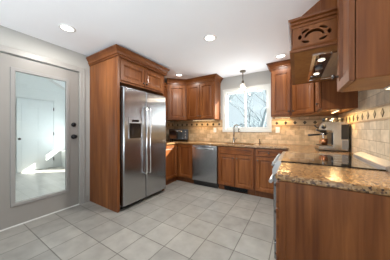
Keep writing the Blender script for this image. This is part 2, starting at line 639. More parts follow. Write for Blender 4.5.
# window: casing, outer frame, two sashes
win = struct_root('window_1', (WX0, YB, WZ0))
W, H = WX1 - WX0, WZ1 - WZ0
c = 0.052
b = B()
b.box(-c, W + c, -0.02, 0, H, H + c, 0.003).box(-c, 0, -0.02, 0, 0, H, 0.003).box(W, W + c, -0.02, 0, 0, H, 0.003).box(-c, W + c, -0.028, 0, -c, 0, 0.004)
b.done('window_casing', M['window_trim'], win)
b = B()
b.box(0, W, 0.0, 0.12, H - 0.02, H).box(0, W, 0.0, 0.12, 0, 0.025).box(0, 0.02, 0, 0.12, 0.025, H - 0.02).box(W - 0.02, W, 0, 0.12, 0.025, H - 0.02)
b.done('window_frame', M['vinyl'], win)
for (a0, a1, yy) in ((0.02, W * 0.5, 0.07), (W * 0.5 - 0.03, W - 0.02, 0.035)):
    s = B()
    t = 0.034
    s.box(a0, a1, yy, yy + 0.03, 0.025, 0.025 + t, 0.003).box(a0, a1, yy, yy + 0.03, H - 0.02 - t, H - 0.02, 0.003)
    s.box(a0, a0 + t, yy, yy + 0.03, 0.025 + t, H - 0.02 - t, 0.003).box(a1 - t, a1, yy, yy + 0.03, 0.025 + t, H - 0.02 - t, 0.003)
    so = s.done('window_sash', M['vinyl'], win)
    B().box(a0 + t, a1 - t, yy + 0.012, yy + 0.016, 0.025 + t, H - 0.02 - t).done('window_pane', M['glass'], so)

# entry door with a full glass lite
door = struct_root('door_1', (XL - 0.045, DY0 + 0.008, 0))
dw, dh = DY1 - DY0 - 0.016, 2.118
GY0 = 0.578 - (DY0 + 0.008)
GY1 = 1.12 - (DY0 + 0.008)
GZ0, GZ1 = 0.285, 1.94
B().cells([0, GY0, GY1, dw], [0.012, GZ0, GZ1, dh], 0.0, 0.042, [(GY0, GY1, GZ0, GZ1)], 'x').done('door_slab', M['door'], door)
fr = B()
f = 0.038
for (a0, a1, c0, c1) in ((GY0 - f, GY1 + f, GZ1 - 0.006, GZ1 + f), (GY0 - f, GY1 + f, GZ0 - f, GZ0 + 0.006), (GY0 - f, GY0 + 0.006, GZ0, GZ1), (GY1 - 0.006, GY1 + f, GZ0, GZ1)):
    fr.box(0.04, 0.055, a0, a1, c0, c1, 0.005)
fr.done('lite_frame', M['lite'], door)
B().box(0.018, 0.024, GY0, GY1, GZ0, GZ1).done('glass_pane', M['glass'], door)
B().lathe([(0, 0), (0.034, 0), (0.034, 0.008), (0.024, 0.014), (0.024, 0.02), (0, 0.022)], (0.042, dw - 0.07, 1.285), (1, 0, 0)).done('deadbolt', M['black_metal'], door)
kn = B().lathe([(0, 0), (0.036, 0), (0.036, 0.008), (0.014, 0.014), (0.012, 0.03), (0.026, 0.042), (0.03, 0.055), (0.024, 0.066), (0, 0.07)], (0.042, dw - 0.07, 1.095), (1, 0, 0)).done('door_knob', M['black_metal'], door)
# casing, jamb, threshold
t = B()
t.box(XL, XL + 0.02, DY1, DY1 + 0.075, 0, DZ + 0.075, 0.004).box(XL, XL + 0.02, DY0 - 0.075, DY0, 0, DZ + 0.075, 0.004).box(XL, XL + 0.02, DY0, DY1, DZ, DZ + 0.075, 0.004)
t.box(XL, XL + 0.028, DY1 + 0.055, DY1 + 0.075, 0, DZ + 0.075, 0.003)
struct(t.done('trim_1', M['casing']))
struct(B().box(XL - 0.11, XL + 0.012, DY0, DY1, 0.0, 0.011, 0.002).done('trim_2', M['vinyl']))
bb = B()
bb.box(XL, XL + 0.014, DY1 + 0.076, 1.428, 0, 0.10, 0.003)
bb.box(XL, XL + 0.014, YF, DY0 - 0.076, 0, 0.10, 0.003)
struct(bb.done('baseboard_left', M['casing']))

# mudroom behind the glass door
MX, MY0, MY1 = -6.64, -0.9, 2.78
struct(B().box(MX - 0.1, XL - 0.12, MY0, MY1 + 0.1, -0.1, 0.0).done('floor_mudroom', M['plank']))
struct(B().box(MX - 0.1, MX, MY0, MY1 + 0.1, 0, 4.6).done('wall_mudroom_far', M['mudwall']))
struct(B().cells([MX, -6.1, -5.49, -5.30, -4.7, XL - 0.12], [0, 0.3, 1.12, 3.0], MY1, MY1 + 0.1, [(-6.1, -5.49, 0.3, 1.12), (-5.30, -4.7, 0.3, 1.12)], 'y').done('wall_mudroom_side', M['mudwall']))
struct(B().box(MX, XL - 0.12, MY0 - 0.1, MY0, 0, 4.6).done('wall_mudroom_near', M['mudwall']))
b = B()
t = bmesh.new()
pts = [(MY1 + 0.1, 2.355), (MY0, 4.52), (MY0, 4.62), (MY1 + 0.1, 2.455)]
lo = [t.verts.new((MX - 0.1, y, z)) for y, z in pts]
hi = [t.verts.new((XL - 0.12, y, z)) for y, z in pts]
t.faces.new(lo)
t.faces.new(hi[::-1])
for i in range(4):
    t.faces.new((lo[i], hi[i], hi[(i + 1) % 4], lo[(i + 1) % 4]))
b.merge(t)
struct(b.done('ceiling_mudroom', M['ceiling']))
b = B()
t = bmesh.new()
for x_ in (MX + 0.001, MX + 0.02):
    for y_, z_ in ((MY1, 2.33), (MY1, 2.412), (MY0, 4.52), (MY0, 4.438)):
        t.verts.new((x_, y_, z_))
t.verts.ensure_lookup_table()
for q in ((0, 1, 2, 3), (4, 5, 6, 7), (0, 1, 5, 4), (1, 2, 6, 5), (2, 3, 7, 6), (3, 0, 4, 7)):
    t.faces.new([t.verts[k] for k in q])
bmesh.ops.recalc_face_normals(t, faces=t.faces)
b.merge(t)
struct(b.done('trim_4', M['white']))
struct(B().box(XL - 0.2, XL - 0.12, MY0, DY0 - 0.05, 0, 3.7).box(XL - 0.2, XL - 0.12, DY1 + 0.05, MY1, 0, 2.6).box(XL - 0.2, XL - 0.12, DY0 - 0.05, DY1 + 0.05, 2.2, 3.7).done('wall_mudroom_door_side', M['mudwall']))
d2 = struct_root('door_2', (MX + 0.005, 1.31, 0))
B().box(0, 0.03, 0.006, 0.824, 0.012, 2.1, 0.002).done('door_slab', M['muddoor'], d2)
dp = B()
for (y0, y1, z0, z1) in ((0.10, 0.375, 1.15, 1.95), (0.45, 0.73, 1.15, 1.95), (0.10, 0.375, 0.2, 0.95), (0.45, 0.73, 0.2, 0.95)):
    dp.box(0.03, 0.034, y0, y1, z0, z1, 0.0035)
dp.done('door_panel', M['muddoor'], d2)
B().lathe([(0, 0), (0.03, 0), (0.03, 0.006), (0.012, 0.012), (0.011, 0.03), (0.028, 0.045), (0.022, 0.062), (0, 0.066)], (0.03, 0.06, 0.95), (1, 0, 0)).done('door_knob', M['black_metal'], d2)
for zz in (1.86, 1.08, 0.28):
    B().box(0.03, 0.04, 0.816, 0.836, zz - 0.05, zz + 0.05).done('hinge', M['black_metal'], d2)
tt = B()
tt.box(MX, MX + 0.016, 1.22, 1.305, 0, 2.19, 0.003).box(MX, MX + 0.016, 2.145, 2.23, 0, 2.19, 0.003).box(MX, MX + 0.016, 1.305, 2.145, 2.11, 2.19, 0.003)
struct(tt.done('trim_3', M['mudwall']))
hw = thing('storage_bench', 'low white bench box against the mudroom wall seen through the glass door', 'bench', (-6.2, 2.5, 0))
B().box(-0.43, 0.35, -0.16, 0.27, 0, 0.50, 0.004).done('bench_body', M['mudwall'], hw)
B().box(-0.43, 0.38, -0.19, 0.275, 0.50, 0.53, 0.005).done('bench_lid', M['white'], hw)

# ------------------------------------------------------------------ outdoors beyond the sink window
struct(B().box(-40, 25, YB + 0.4, 60, -0.6, -0.5).done('ground_outside', M['snow']))


def branch(b, p, d, length, r, depth, rng, snow):
    n = 4
    path = [p]
    q, dd = p.copy(), d.copy()
    for i in range(n):
        dd = (dd + Vector((rng.uniform(-.18, .18), rng.uniform(-.18, .18), rng.uniform(-.05, .12)))).normalized()
        q = q + dd * (length / n)
        path.append(q.copy())
    b.mi = 0 if depth > 1 else 1
    b.tube(path, r, 5, r * 0.55)
    if depth == 0:
        return
    for k in range(rng.randint(3, 4)):
        s = path[rng.randint(1, n)]
        ang = rng.uniform(0, 2 * PI)
        nd = (dd + Vector((math.cos(ang), math.sin(ang), rng.uniform(-.1, .5))) * rng.uniform(0.6, 1.1)).normalized()
        branch(b, s, nd, length * rng.uniform(0.5, 0.75), r * 0.5, depth - 1, rng, snow)


def tree(x, y, h, r, label, seed):
    rng = random.Random(seed)
    b = B()
    branch(b, Vector((0, 0, 0)), Vector((rng.uniform(-.1, .1), 0, 1)), h, r, 4, rng, True)
    o = b.done('bare_tree', [M['bark'], M['frost']])
    o.location = (x, y, -0.5)
    tag(o, label, 'tree', 'bare trees outside the sink window')
    return o


tree(-4.3, 9.5, 3.0, 0.085, 'bare frosted tree with curved branches outside, behind the left window pane', 3)
tree(-1.5, 7.0, 3.4, 0.10, 'bare frosted tree with a thick trunk outside, behind the right window pane', 5)
tree(-1.5, 13.0, 4.6, 0.11, 'taller bare tree standing farther off outside, behind the right window pane', 8)
tree(-8.6, 17.0, 4.4, 0.11, 'taller bare tree standing farther off outside, behind the left window pane', 12)
tree(-4.6, 20.0, 5.0, 0.12, 'most distant bare tree outside, near the middle of the sink window', 21)


def shrub(x, y, rx, rz, label, seed):
    rng = random.Random(seed)
    b = B()
    for k in range(90):
        a = rng.uniform(0, 2 * PI)
        e = rng.uniform(0.15, 1.0)
        d = Vector((math.cos(a) * rx * (1.1 - e * 0.6), math.sin(a) * rx * 0.6, rz * e))
        p1 = d * 0.5 + Vector((rng.uniform(-.1, .1), rng.uniform(-.1, .1), 0.15))
        b.tube([Vector((0, 0, 0)), p1, d * rng.uniform(0.7, 1.1)], 0.035, 4, 0.012)
        for q in range(3):
            s = p1.lerp(d, rng.uniform(0.2, 0.9))
            b.tube([s, s + Vector((rng.uniform(-.4, .4), rng.uniform(-.3, .3), rng.uniform(0, .45)))], 0.025, 4, 0.008)
    o = b.done('snowy_shrub', M['shrub'])
    o.location = (x, y, -0.5)
    tag(o, label, 'shrub', 'snowy shrubs outside the sink window')


shrub(-3.9, 8.0, 1.6, 2.3, 'wide snowy shrub outside, low in the left window pane', 31)
shrub(-2.6, 10.6, 1.4, 2.2, 'snowy shrub outside, low in the middle of the window', 33)
shrub(-1.2, 8.9, 1.4, 2.5, 'snowy shrub outside, low in the right window pane', 35)
shrub(-6.2, 11.5, 2.0, 2.9, 'large snowy shrub farther back outside, behind the left window pane', 37)

# ------------------------------------------------------------------ cabinets
def knob(x, y, z, parent, axis=(0, -1, 0)):
    B().lathe([(0, 0), (0.009, 0), (0.006, 0.006), (0.006, 0.014), (0.014, 0.02), (0.015, 0.026), (0.010, 0.031), (0, 0.032)], (x, y, z), axis, 14).done('knob', M['knob'], parent)


def front(root, kind, x0, x1, z0, z1, y, kx=None, kz=None):
    y -= 0.004
    prof = DOOR_PROF if kind == 'door' else DRAWER_PROF
    o = B().panel(x0, x1, z0, z1, y, prof).done(kind, M['wood'] if kind == 'door' else M['woodh'], root)
    if kx is not None:
        knob(kx, y - 0.021, kz, o)
    return o


def cabinet(name, label, cat, loc, rot, w, d, z0, z1, fronts, toe=False, crown=None, group=None, body=None, under=None, crown_z=None, back=0.0):
    """local: x 0..w, back y=0, box front y=-d"""
    root = thing(name, label, cat, loc, rot, group)
    b = B()
    if body:
        b.prism(body, z0, z1, 0.002)
    else:
        b.box(0, w, -d, 0, z0, z1, 0.002)
    b.done('body', M['wood'], root)
    if z0 > 1:
        if body:
            B().prism(body, z0 - 0.002, z0 - 0.0002).done('bottom_panel', M['wood_in'], root)
        else:
            B().box(0.004, w - 0.004, -d + 0.004, -0.002, z0 - 0.002, z0 - 0.0002).done('bottom_panel', M['wood_in'], root)
    if toe:
        B().box(0.0, w, -d + 0.03, -0.02, 0, z0).done('toe_kick', M['toe'], root)
    for fr_ in fronts:
        front(root, *fr_)
    if crown:
        cz0, cz1 = crown_z or (2.325, 2.436)
        B().sweep(crown, CROWN(cz0, cz1, 0.07)).done('crown_molding', M['woodh'], root)
    return root


UZ0, UZ1 = 1.45, 2.33
UD = 0.31
# -- refrigerator surround on the left wall (faces +x)
fw_ = 1.03
fc = thing('refrigerator_cabinet', 'tall cherry surround with two small doors above the steel refrigerator', 'cabinet', (XL + 0.012, 1.447, 0), PI / 2)
B().box(0, 0.03, -0.745, 0, 0, 2.30, 0.002).done('side_panel', M['wood'], fc)
B().box(0, 0.04, -0.77, -0.745, 0, 2.30, 0.003).done('front_stile', M['wood'], fc)
B().box(fw_ - 0.03, fw_, -0.745, 0, 0, 2.30, 0.002).done('side_panel', M['wood'], fc)
B().box(0.03, fw_ - 0.03, -0.745, 0, 1.915, 2.30, 0.002).done('body', M['wood'], fc)
front(fc, 'door', 0.05, 0.503, 1.94, 2.235, -0.745, 0.475, 1.985)
front(fc, 'door', 0.511, 0.975, 1.94, 2.235, -0.745, 0.54, 1.985)
B().sweep([(0, 0), (0, -0.77), (fw_, -0.77), (fw_, -0.41)], CROWN(2.275, 2.40, 0.062)).done('crown_molding', M['woodh'], fc)

# -- left run: wall cabinet beside the surround, base cabinet, corners
cabinet('wall_cabinet', 'cherry wall cabinet on the left wall, tucked behind the refrigerator surround', 'cabinet', (XL + 0.001, 2.482, 0), PI / 2, 0.568, UD, UZ0, UZ1,
        [('door', 0.02, 0.548, UZ0 + 0.02, 2.28, -UD, 0.52, 1.53)], group='cherry wall cabinets')


def to_local(pts, origin, rot):
    out = []
    cs, sn = math.cos(-rot), math.sin(-rot)
    for x, y in pts:
        dx, dy = x - origin[0], y - origin[1]
        out.append((cs * dx - sn * dy, sn * dx + cs * dy))
    return out


# left diagonal corner
P1, P2 = (XL + UD + 0.02, 3.06), (XL + 0.66, YB - UD - 0.02)
rot = math.atan2(P2[1] - P1[1], P2[0] - P1[0])
fl = math.dist(P1, P2)
cabinet('corner_wall_cabinet', 'diagonal cherry corner wall cabinet left of the window, beside the refrigerator', 'cabinet', (*P1, 0), rot, fl, 0.0, UZ0, UZ1,
        [('door', 0.035, fl - 0.035, UZ0 + 0.02, 2.28, 0, fl - 0.075, 1.53)],
        body=to_local([P1, P2, (P2[0], YB - 0.002), (XL + 0.002, YB - 0.002), (XL + 0.002, P1[1])], P1, rot), crown=[(-0.02, 0), (fl + 0.02, 0)], group='cherry wall cabinets')
# back wall pair left of the window
bx0, bx1 = P2[0] + 0.002, -1.555
bw = bx1 - bx0
cabinet('wall_cabinet', 'two-door cherry wall cabinet hung left of the sink window', 'cabinet', (bx0, YB - 0.001, 0), 0, bw, UD + 0.02, UZ0, UZ1,
        [('door', 0.03, bw / 2 - 0.004, UZ0 + 0.02, 2.28, -UD - 0.02, bw / 2 - 0.035, 1.53), ('door', bw / 2 + 0.004, bw - 0.02, UZ0 + 0.02, 2.28, -UD - 0.02, bw / 2 + 0.035, 1.53)],
        crown=[(0, -UD - 0.02), (bw, -UD - 0.02), (bw, 0)], group='cherry wall cabinets')
# back wall single right of the window
nx0, nx1 = -0.405, -0.062
nw = nx1 - nx0
cabinet('wall_cabinet', 'narrow single-door cherry wall cabinet hung right of the sink window', 'cabinet', (nx0, YB - 0.001, 0), 0, nw, UD + 0.02, UZ0, UZ1,
        [('door', 0.02, nw - 0.02, UZ0 + 0.02, 2.28, -UD - 0.02, nw - 0.05, 1.53)],
        crown=[(0, 0), (0, -UD - 0.02), (nw, -UD - 0.02)], group='cherry wall cabinets')
# right diagonal corner
Q1, Q2 = (-0.06, YB - UD - 0.02), (XR - UD - 0.02, 3.06)
rot = math.atan2(Q2[1] - Q1[1], Q2[0] - Q1[0])
fl = math.dist(Q1, Q2)
cabinet('corner_wall_cabinet', 'diagonal cherry corner wall cabinet above the espresso machine, right of the window', 'cabinet', (*Q1, 0), rot, fl, 0.0, UZ0, UZ1,
        [('door', 0.035, fl - 0.035, UZ0 + 0.02, 2.28, 0, 0.07, 1.53)],
        body=to_local([Q1, Q2, (XR - 0.002, Q2[1]), (XR - 0.002, YB - 0.002), (Q1[0], YB - 0.002)], Q1, rot), crown=[(-0.02, 0), (fl + 0.02, 0)], group='cherry wall cabinets')
# right wall, beyond the hood
cabinet('wall_cabinet', 'cherry wall cabinet on the right wall just beyond the range hood', 'cabinet', (XR - 0.001, 3.058, 0), -PI / 2, 0.525, UD + 0.02, UZ0, UZ1,
        [('door', 0.02, 0.505, UZ0 + 0.02, 2.28, -UD - 0.02, 0.46, 1.53)], crown=[(0, -UD - 0.02), (0.525, -UD - 0.02)], group='cherry wall cabinets')
# right wall, nearest
cabinet('wall_cabinet', 'nearest cherry wall cabinet at the right edge, this side of the range hood', 'cabinet', (XR - 0.001, 1.435, 0), -PI / 2, 0.335, 0.349, UZ0, UZ1,
        [('door', 0.05, 0.332, UZ0 - 0.005, 2.28, -0.349, 0.085, 1.535)], crown=[(0, -0.349), (0.335, -0.349), (0.335, 0)], group='cherry wall cabinets')

# -- base cabinets
BZ0, BZ1 = 0.10, 0.878
cabinet('base_cabinet', 'cherry base cabinet between the refrigerator and the left corner', 'cabinet', (XL + 0.001, 2.482, 0), PI / 2, 0.62, 0.60, BZ0, BZ1,
        [('door', 0.03, 0.59, BZ0 + 0.02, 0.86, -0.60, 0.55, 0.79)], toe=True, group='cherry base cabinets')
cabinet('corner_base_cabinet', 'cherry corner base cabinet left of the dishwasher', 'cabinet', (XL + 0.001, YB - 0.001, 0), 0, 1.032, 0.61, BZ0, BZ1,
        [('door', 0.635, 1.02, BZ0 + 0.02, 0.86, -0.61)], toe=True, group='cherry base cabinets')
sb0, sb1 = -1.352, -0.632
sw = sb1 - sb0
sinkb = thing('sink_base_cabinet', 'cherry sink base cabinet with two doors under the window', 'cabinet', (sb0, YB - 0.001, 0), 0, 'cherry base cabinets')
b = B()
b.box(0, 0.018, -0.61, 0, BZ0, BZ1).box(sw - 0.018, sw, -0.61, 0, BZ0, BZ1).box(0.018, sw - 0.018, -0.61, 0, BZ0, BZ0 + 0.018).box(0.018, sw - 0.018, -0.61, -0.59, BZ0 + 0.018, BZ1).box(0.018, sw - 0.018, -0.012, 0, BZ0 + 0.018, BZ1)
b.done('body', M['wood'], sinkb)
B().box(0, sw, -0.58, -0.02, 0, BZ0).done('toe_kick', M['toe'], sinkb)
gr = B()
gr.box(0.12, sw - 0.14, -0.586, -0.58, 0.012, 0.092, 0.001)
for k in range(7):
    gr.box(0.13, sw - 0.15, -0.592, -0.586, 0.018 + k * 0.0105, 0.022 + k * 0.0105)
gr.done('toe_kick_vent', M['black_metal'], sinkb)
front(sinkb, 'drawer', 0.02, sw - 0.02, 0.735, 0.862, -0.61)
front(sinkb, 'door', 0.02, sw / 2 - 0.003, BZ0 + 0.015, 0.722, -0.61, sw / 2 - 0.035, 0.66)
front(sinkb, 'door', sw / 2 + 0.003, sw - 0.02, BZ0 + 0.015, 0.722, -0.61, sw / 2 + 0.035, 0.66)
rw = -0.062 - sb1
cabinet('base_cabinet', 'cherry base cabinet with one drawer, right of the sink base', 'cabinet', (sb1 + 0.002, YB - 0.001, 0), 0, rw, 0.61, BZ0, BZ1,
        [('drawer', 0.02, 0.44, 0.735, 0.862, -0.61, 0.23, 0.80), ('door', 0.02, 0.44, BZ0 + 0.015, 0.722, -0.61, 0.05, 0.66)], toe=True, group='cherry base cabinets')
cabinet('corner_base_cabinet', 'cherry corner base cabinet beyond the range, under the espresso machine', 'cabinet', (XR - 0.001, YB - 0.002, 0), -PI / 2, 1.31, 0.655, BZ0, BZ1,
        [('door', 0.68, 1.29, BZ0 + 0.015, 0.862, -0.655, 0.73, 0.79)], toe=True, group='cherry base cabinets')
nb = cabinet('drawer_base_cabinet', 'nearest cherry drawer cabinet at lower right with a plain end panel', 'cabinet', (XR - 0.001, 1.632, 0), -PI / 2, 0.452, 0.685, BZ0, BZ1,
             [('drawer', 0.02, 0.447, 0.70, 0.862, -0.685, 0.23, 0.78), ('drawer', 0.02, 0.447, 0.415, 0.69, -0.685, 0.23, 0.58), ('drawer', 0.02, 0.447, 0.115, 0.405, -0.685, 0.23, 0.26)],
             toe=True, group='cherry base cabinets')
B().box(0.452, 0.462, -0.685, 0, 0.0, BZ1, 0.002).done('end_panel', M['wood'], nb)
B().box(0.455, 0.466, -0.69, -0.655, 0.0, BZ1, 0.002).done('end_stile', M['wood'], nb)

# ------------------------------------------------------------------ countertops
CZ0, CZ1 = 0.88, 0.92
SX0, SX1, SY0, SY1 = -1.28, -0.70, 3.18, 3.58
b = B()
xs = [XL + 0.001, -2.345, SX0, SX1, -0.095, XR - 0.001]
ys = [2.402, 2.482, 3.07, SY0, SY1, YB - 0.001]
holes = [(SX0, SX1, SY0, SY1), (-2.345, -0.095, 2.3, 3.07), (XL, -2.345, 2.3, 2.482)]
b.cells(xs, ys, CZ0, CZ1, holes, 'z')
wt = b.done('countertop', M['granite'])
tag(wt, 'long speckled granite countertop running under the window and into both corners', 'countertop', 'granite countertops')
bv = wt.modifiers.new('bevel', 'BEVEL')
bv.width = 0.008
bv.segments = 3
bv.limit_method = 'ANGLE'
o = B().prism([(-0.116 + 0.03, 1.16), (XR - 0.001, 1.16), (XR - 0.001, 1.634), (-0.116, 1.634), (-0.116, 1.19), (-0.108, 1.168)], CZ0, CZ1).done('countertop', M['granite'])
tag(o, 'short speckled granite countertop at right, this side of the range', 'countertop', 'granite countertops')
bv = o.modifiers.new('bevel', 'BEVEL')
bv.width = 0.01
bv.segments = 3
bv.limit_method = 'ANGLE'

# ------------------------------------------------------------------ tile backsplash
BZ = 1.34


def backsplash(us0, us1, z0, z1, plane, wall, mat_tile, name, label, holes=(), first=0.0, sgn=-1):
    b = B()
    th = -0.008 * sgn
    brk = sorted({us0, us1, *[h[0] for h in holes if us0 < h[0] < us1], *[h[1] for h in holes if us0 < h[1] < us1]})
    zb = sorted({z0, z1, *[h[2] for h in holes if z0 < h[2] < z1], *[h[3] for h in holes if z0 < h[3] < z1]})
    w0, w1 = sorted((wall - th, wall + 0.0005 * sgn))
    b.cells(brk, zb, w0, w1, list(holes), 'y' if plane == 'y' else 'x')

    def bx(a0, a1, c0, c1, dep):
        if plane == 'y':
            b.box(a0, a1, wall - dep, wall - 0.001, c0, c1)
        else:
            b.box(min(wall + sgn * dep, wall + sgn * 0.001), max(wall + sgn * dep, wall + sgn * 0.001), a0, a1, c0, c1)
    spans = [(us0, us1)]
    for h in holes:
        if h[2] < BZ < h[3]:
            spans = [(us0, h[0]), (h[1], us1)]
    for a0, a1 in spans:
        b.mi = 1
        bx(a0, a1, BZ + 0.045, BZ + 0.06, 0.014)
        bx(a0, a1, BZ - 0.06, BZ - 0.045, 0.014)
        b.mi = 2
        bx(a0, a1, BZ - 0.045, BZ + 0.045, 0.009)
        b.mi = 3
        k = math.ceil((a0 - first + 0.03) / 0.157)
        while first + k * 0.157 < a1 - 0.03:
            u = first + k * 0.157
            pts = [(u - 0.03, BZ), (u, BZ - 0.037), (u + 0.03, BZ), (u, BZ + 0.037)]
            t = bmesh.new()
            lo, hi = [], []
            for (pu, pz) in pts:
                if plane == 'y':
                    lo.append(t.verts.new((pu, wall - 0.001, pz)))
                    hi.append(t.verts.new((pu, wall - 0.0125, pz)))
                else:
                    lo.append(t.verts.new((wall + sgn * 0.001, pu, pz)))
                    hi.append(t.verts.new((wall + sgn * 0.0125, pu, pz)))
            t.faces.new(hi)
            for q in range(4):
                t.faces.new((lo[q], lo[(q + 1) % 4], hi[(q + 1) % 4], hi[q]))
            bmesh.ops.recalc_face_normals(t, faces=t.faces)
            b.merge(t)
            # two small accents between the diamonds
            k += 1
        b.mi = 0
    o = b.done(name, [mat_tile, M['liner'], M['band'], M['accent']])
    tag(o, label, 'backsplash', 'tile backsplashes')
    return o


wh = (WX0 - c, WX1 + c, WZ0 - c, WZ1 + c)
backsplash(XL + 0.015, XR - 0.015, CZ1 + 0.001, UZ0 - 0.001, 'y', YB, M['tile_y'], 'tile_backsplash', 'travertine tile backsplash with dark diamond band on the window wall', [(wh[0], wh[1], wh[2], 9)], first=-0.0185)
backsplash(0.95, YB - 0.001, CZ1 + 0.001, UZ0 - 0.001, 'x', XR, M['tile_x'], 'tile_backsplash', 'travertine tile backsplash with dark diamond band on the right wall behind the range', first=1.913)
backsplash(2.48, YB - 0.015, CZ1 + 0.001, UZ0 - 0.003, 'x', XL, M['tile_x'], 'tile_backsplash', 'short travertine tile backsplash with diamond band on the left wall beside the refrigerator', first=1.913, sgn=1)
# field of tile behind the hood opening
hb = B().box(XR - 0.008, XR - 0.0005, 1.44, 2.53, UZ0, 1.79).done('tile_backsplash', M['tile_x'])
tag(hb, 'upper travertine tile field on the right wall under the range hood', 'backsplash', 'tile backsplashes')

# ------------------------------------------------------------------ refrigerator
rf = thing('refrigerator', 'stainless side-by-side refrigerator with water dispenser, inside the cherry surround', 'refrigerator', (XL + 0.05, 1.51, 0), PI / 2)
# local x -> +Y (0..0.92), local -y -> +X ; fronts at y=-0.765
FH = 1.835
B().box(0.005, 0.928, -0.685, -0.02, 0.03, FH - 0.02, 0.004).done('body', M['gray_plastic'], rf)
B().box(0.03, 0.89, -0.70, -0.64, 0.005, 0.075, 0.004).done('base_grille', M['black_plastic'], rf)
YD0, YD1 = -0.785, -0.69
split = 0.43
dx0, dx1, dz0_, dz1_ = 0.085, 0.335, 1.06, 1.395


def fridge_door(x0, x1, hole=None):
    b = B()
    zz = [0.075, FH]
    t = bmesh.new()
    # rounded plan profile
    r = 0.022
    pl = []
    for (cx, cy, a0) in ((x1 - r, YD1 - 0.0, None), ):
        pass
    n = 6
    prof = [(x0, YD1), (x0, YD0 + r)] + [(x0 + r - r * math.cos(k * PI / 2 / n), YD0 + r - r * math.sin(k * PI / 2 / n)) for k in range(1, n)] + [(x0 + r, YD0), (x1 - r, YD0)] + \
           [(x1 - r + r * math.sin(k * PI / 2 / n), YD0 + r - r * math.cos(k * PI / 2 / n)) for k in range(1, n)] + [(x1, YD0 + r), (x1, YD1)]
    b.prism(prof, 0.075, FH)
    return b.done('door', M['steel'], rf)


ld = fridge_door(0.004, split)
rd = fridge_door(split + 0.007, 0.930)
for dd, hx in ((ld, split - 0.035), (rd, split + 0.042)):
    h = B()
    h.tube([(hx, YD0 - 0.002, 1.575), (hx, YD0 - 0.04, 1.572), (hx, YD0 - 0.055, 1.555), (hx, YD0 - 0.055, 1.0), (hx, YD0 - 0.055, 0.50), (hx, YD0 - 0.04, 0.483), (hx, YD0 - 0.002, 0.48)], 0.0125, 12)
    h.done('handle', M['chrome'], dd)
dp = B()
for (a0, a1, c0, c1) in ((dx0, dx1, dz1_ - 0.012, dz1_), (dx0, dx1, dz0_, dz0_ + 0.014), (dx0, dx0 + 0.012, dz0_, dz1_), (dx1 - 0.012, dx1, dz0_, dz1_)):
    dp.box(a0, a1, YD0 - 0.006, YD0, c0, c1, 0.002)
dsp = dp.done('water_dispenser', M['steel'], ld)
B().box(dx0 + 0.012, dx1 - 0.012, YD0 - 0.004, YD0, 1.305, dz1_ - 0.012, 0.001).done('control_panel', M['steel'], dsp)
B().box(dx0 + 0.06, dx1 - 0.06, YD0 - 0.0055, YD0 - 0.003, 1.325, 1.36, 0.0005).done('display', M['black_glass'], dsp)
cv = B()
cv.box(dx0 + 0.012, dx1 - 0.012, YD0 - 0.0012, YD0 - 0.0002, dz0_ + 0.014, 1.305)
cv.box(dx0 + 0.075, dx1 - 0.075, YD0 - 0.005, YD0 - 0.001, 1.13, 1.24, 0.001)
cv.box(dx0 + 0.02, dx1 - 0.02, YD0 - 0.02, YD0 - 0.001, dz0_ + 0.014, dz0_ + 0.022, 0.001)
cv.done('dispenser_recess', M['black_glass'], dsp)
hg = B().box(0.01, 0.10, -0.74, -0.66, FH - 0.005, FH + 0.018, 0.004).done('hinge_cover', M['gray_plastic'], rf)
hg = B().box(0.82, 0.91, -0.74, -0.66, FH - 0.005, FH + 0.018, 0.004).done('hinge_cover', M['gray_plastic'], rf)
B().box(0.75, 0.80, YD0 - 0.0015, YD0, 1.72, 1.735).done('badge', M['chrome'], rd)

# ------------------------------------------------------------------ dishwasher
dwx0, dwx1 = -1.948, -1.356
dwt = thing('dishwasher', 'stainless dishwasher built in left of the sink cabinet', 'dishwasher', (dwx0, YB - 0.02, 0))
ww = dwx1 - dwx0
B().box(0.004, ww - 0.004, -0.585, 0, 0.03, 0.872).done('body', M['black_plastic'], dwt)
dd = B().box(0.004, ww - 0.004, -0.645, -0.585, 0.115, 0.868, 0.008, 3).done('door', M['steel_v'], dwt)
hh = B()
hh.box(0.055, ww - 0.055, -0.69, -0.672, 0.79, 0.825, 0.007, 3)
hh.box(0.06, 0.085, -0.675, -0.644, 0.797, 0.818, 0.004).box(ww - 0.085, ww - 0.06, -0.675, -0.644, 0.797, 0.818, 0.004)
hh.done('handle', M['chrome'], dd)
B().box(0.21, 0.34, -0.647, -0.6445, 0.835, 0.855).done('control_display', M['black_glass'], dd)
B().box(0.01, ww - 0.01, -0.57, -0.55, 0.0, 0.112).done('toe_kick', M['black_plastic'], dwt)

# ------------------------------------------------------------------ sink and faucet
sk = thing('kitchen_sink', 'stainless undermount sink below the window', 'sink', ((SX0 + SX1) / 2, (SY0 + SY1) / 2, 0.70))
b = B()
wx, wy = (SX1 - SX0) / 2 + 0.012, (SY1 - SY0) / 2 + 0.004
b.box(-wx, wx, -wy, wy, 0.0, 0.012).box(-wx, -wx + 0.012, -wy, wy, 0.012, 0.179).box(wx - 0.012, wx, -wy, wy, 0.012, 0.179).box(-wx + 0.012, wx - 0.012, -wy, -wy + 0.012, 0.012, 0.179).box(-wx + 0.012, wx - 0.012, wy - 0.012, wy, 0.012, 0.179)
b.done('basin', M['steel'], sk)
B().lathe([(0, 0.012), (0.04, 0.012), (0.042, 0.016), (0.03, 0.016), (0, 0.0135)], (0, 0, 0)).done('drain', M['chrome'], sk)

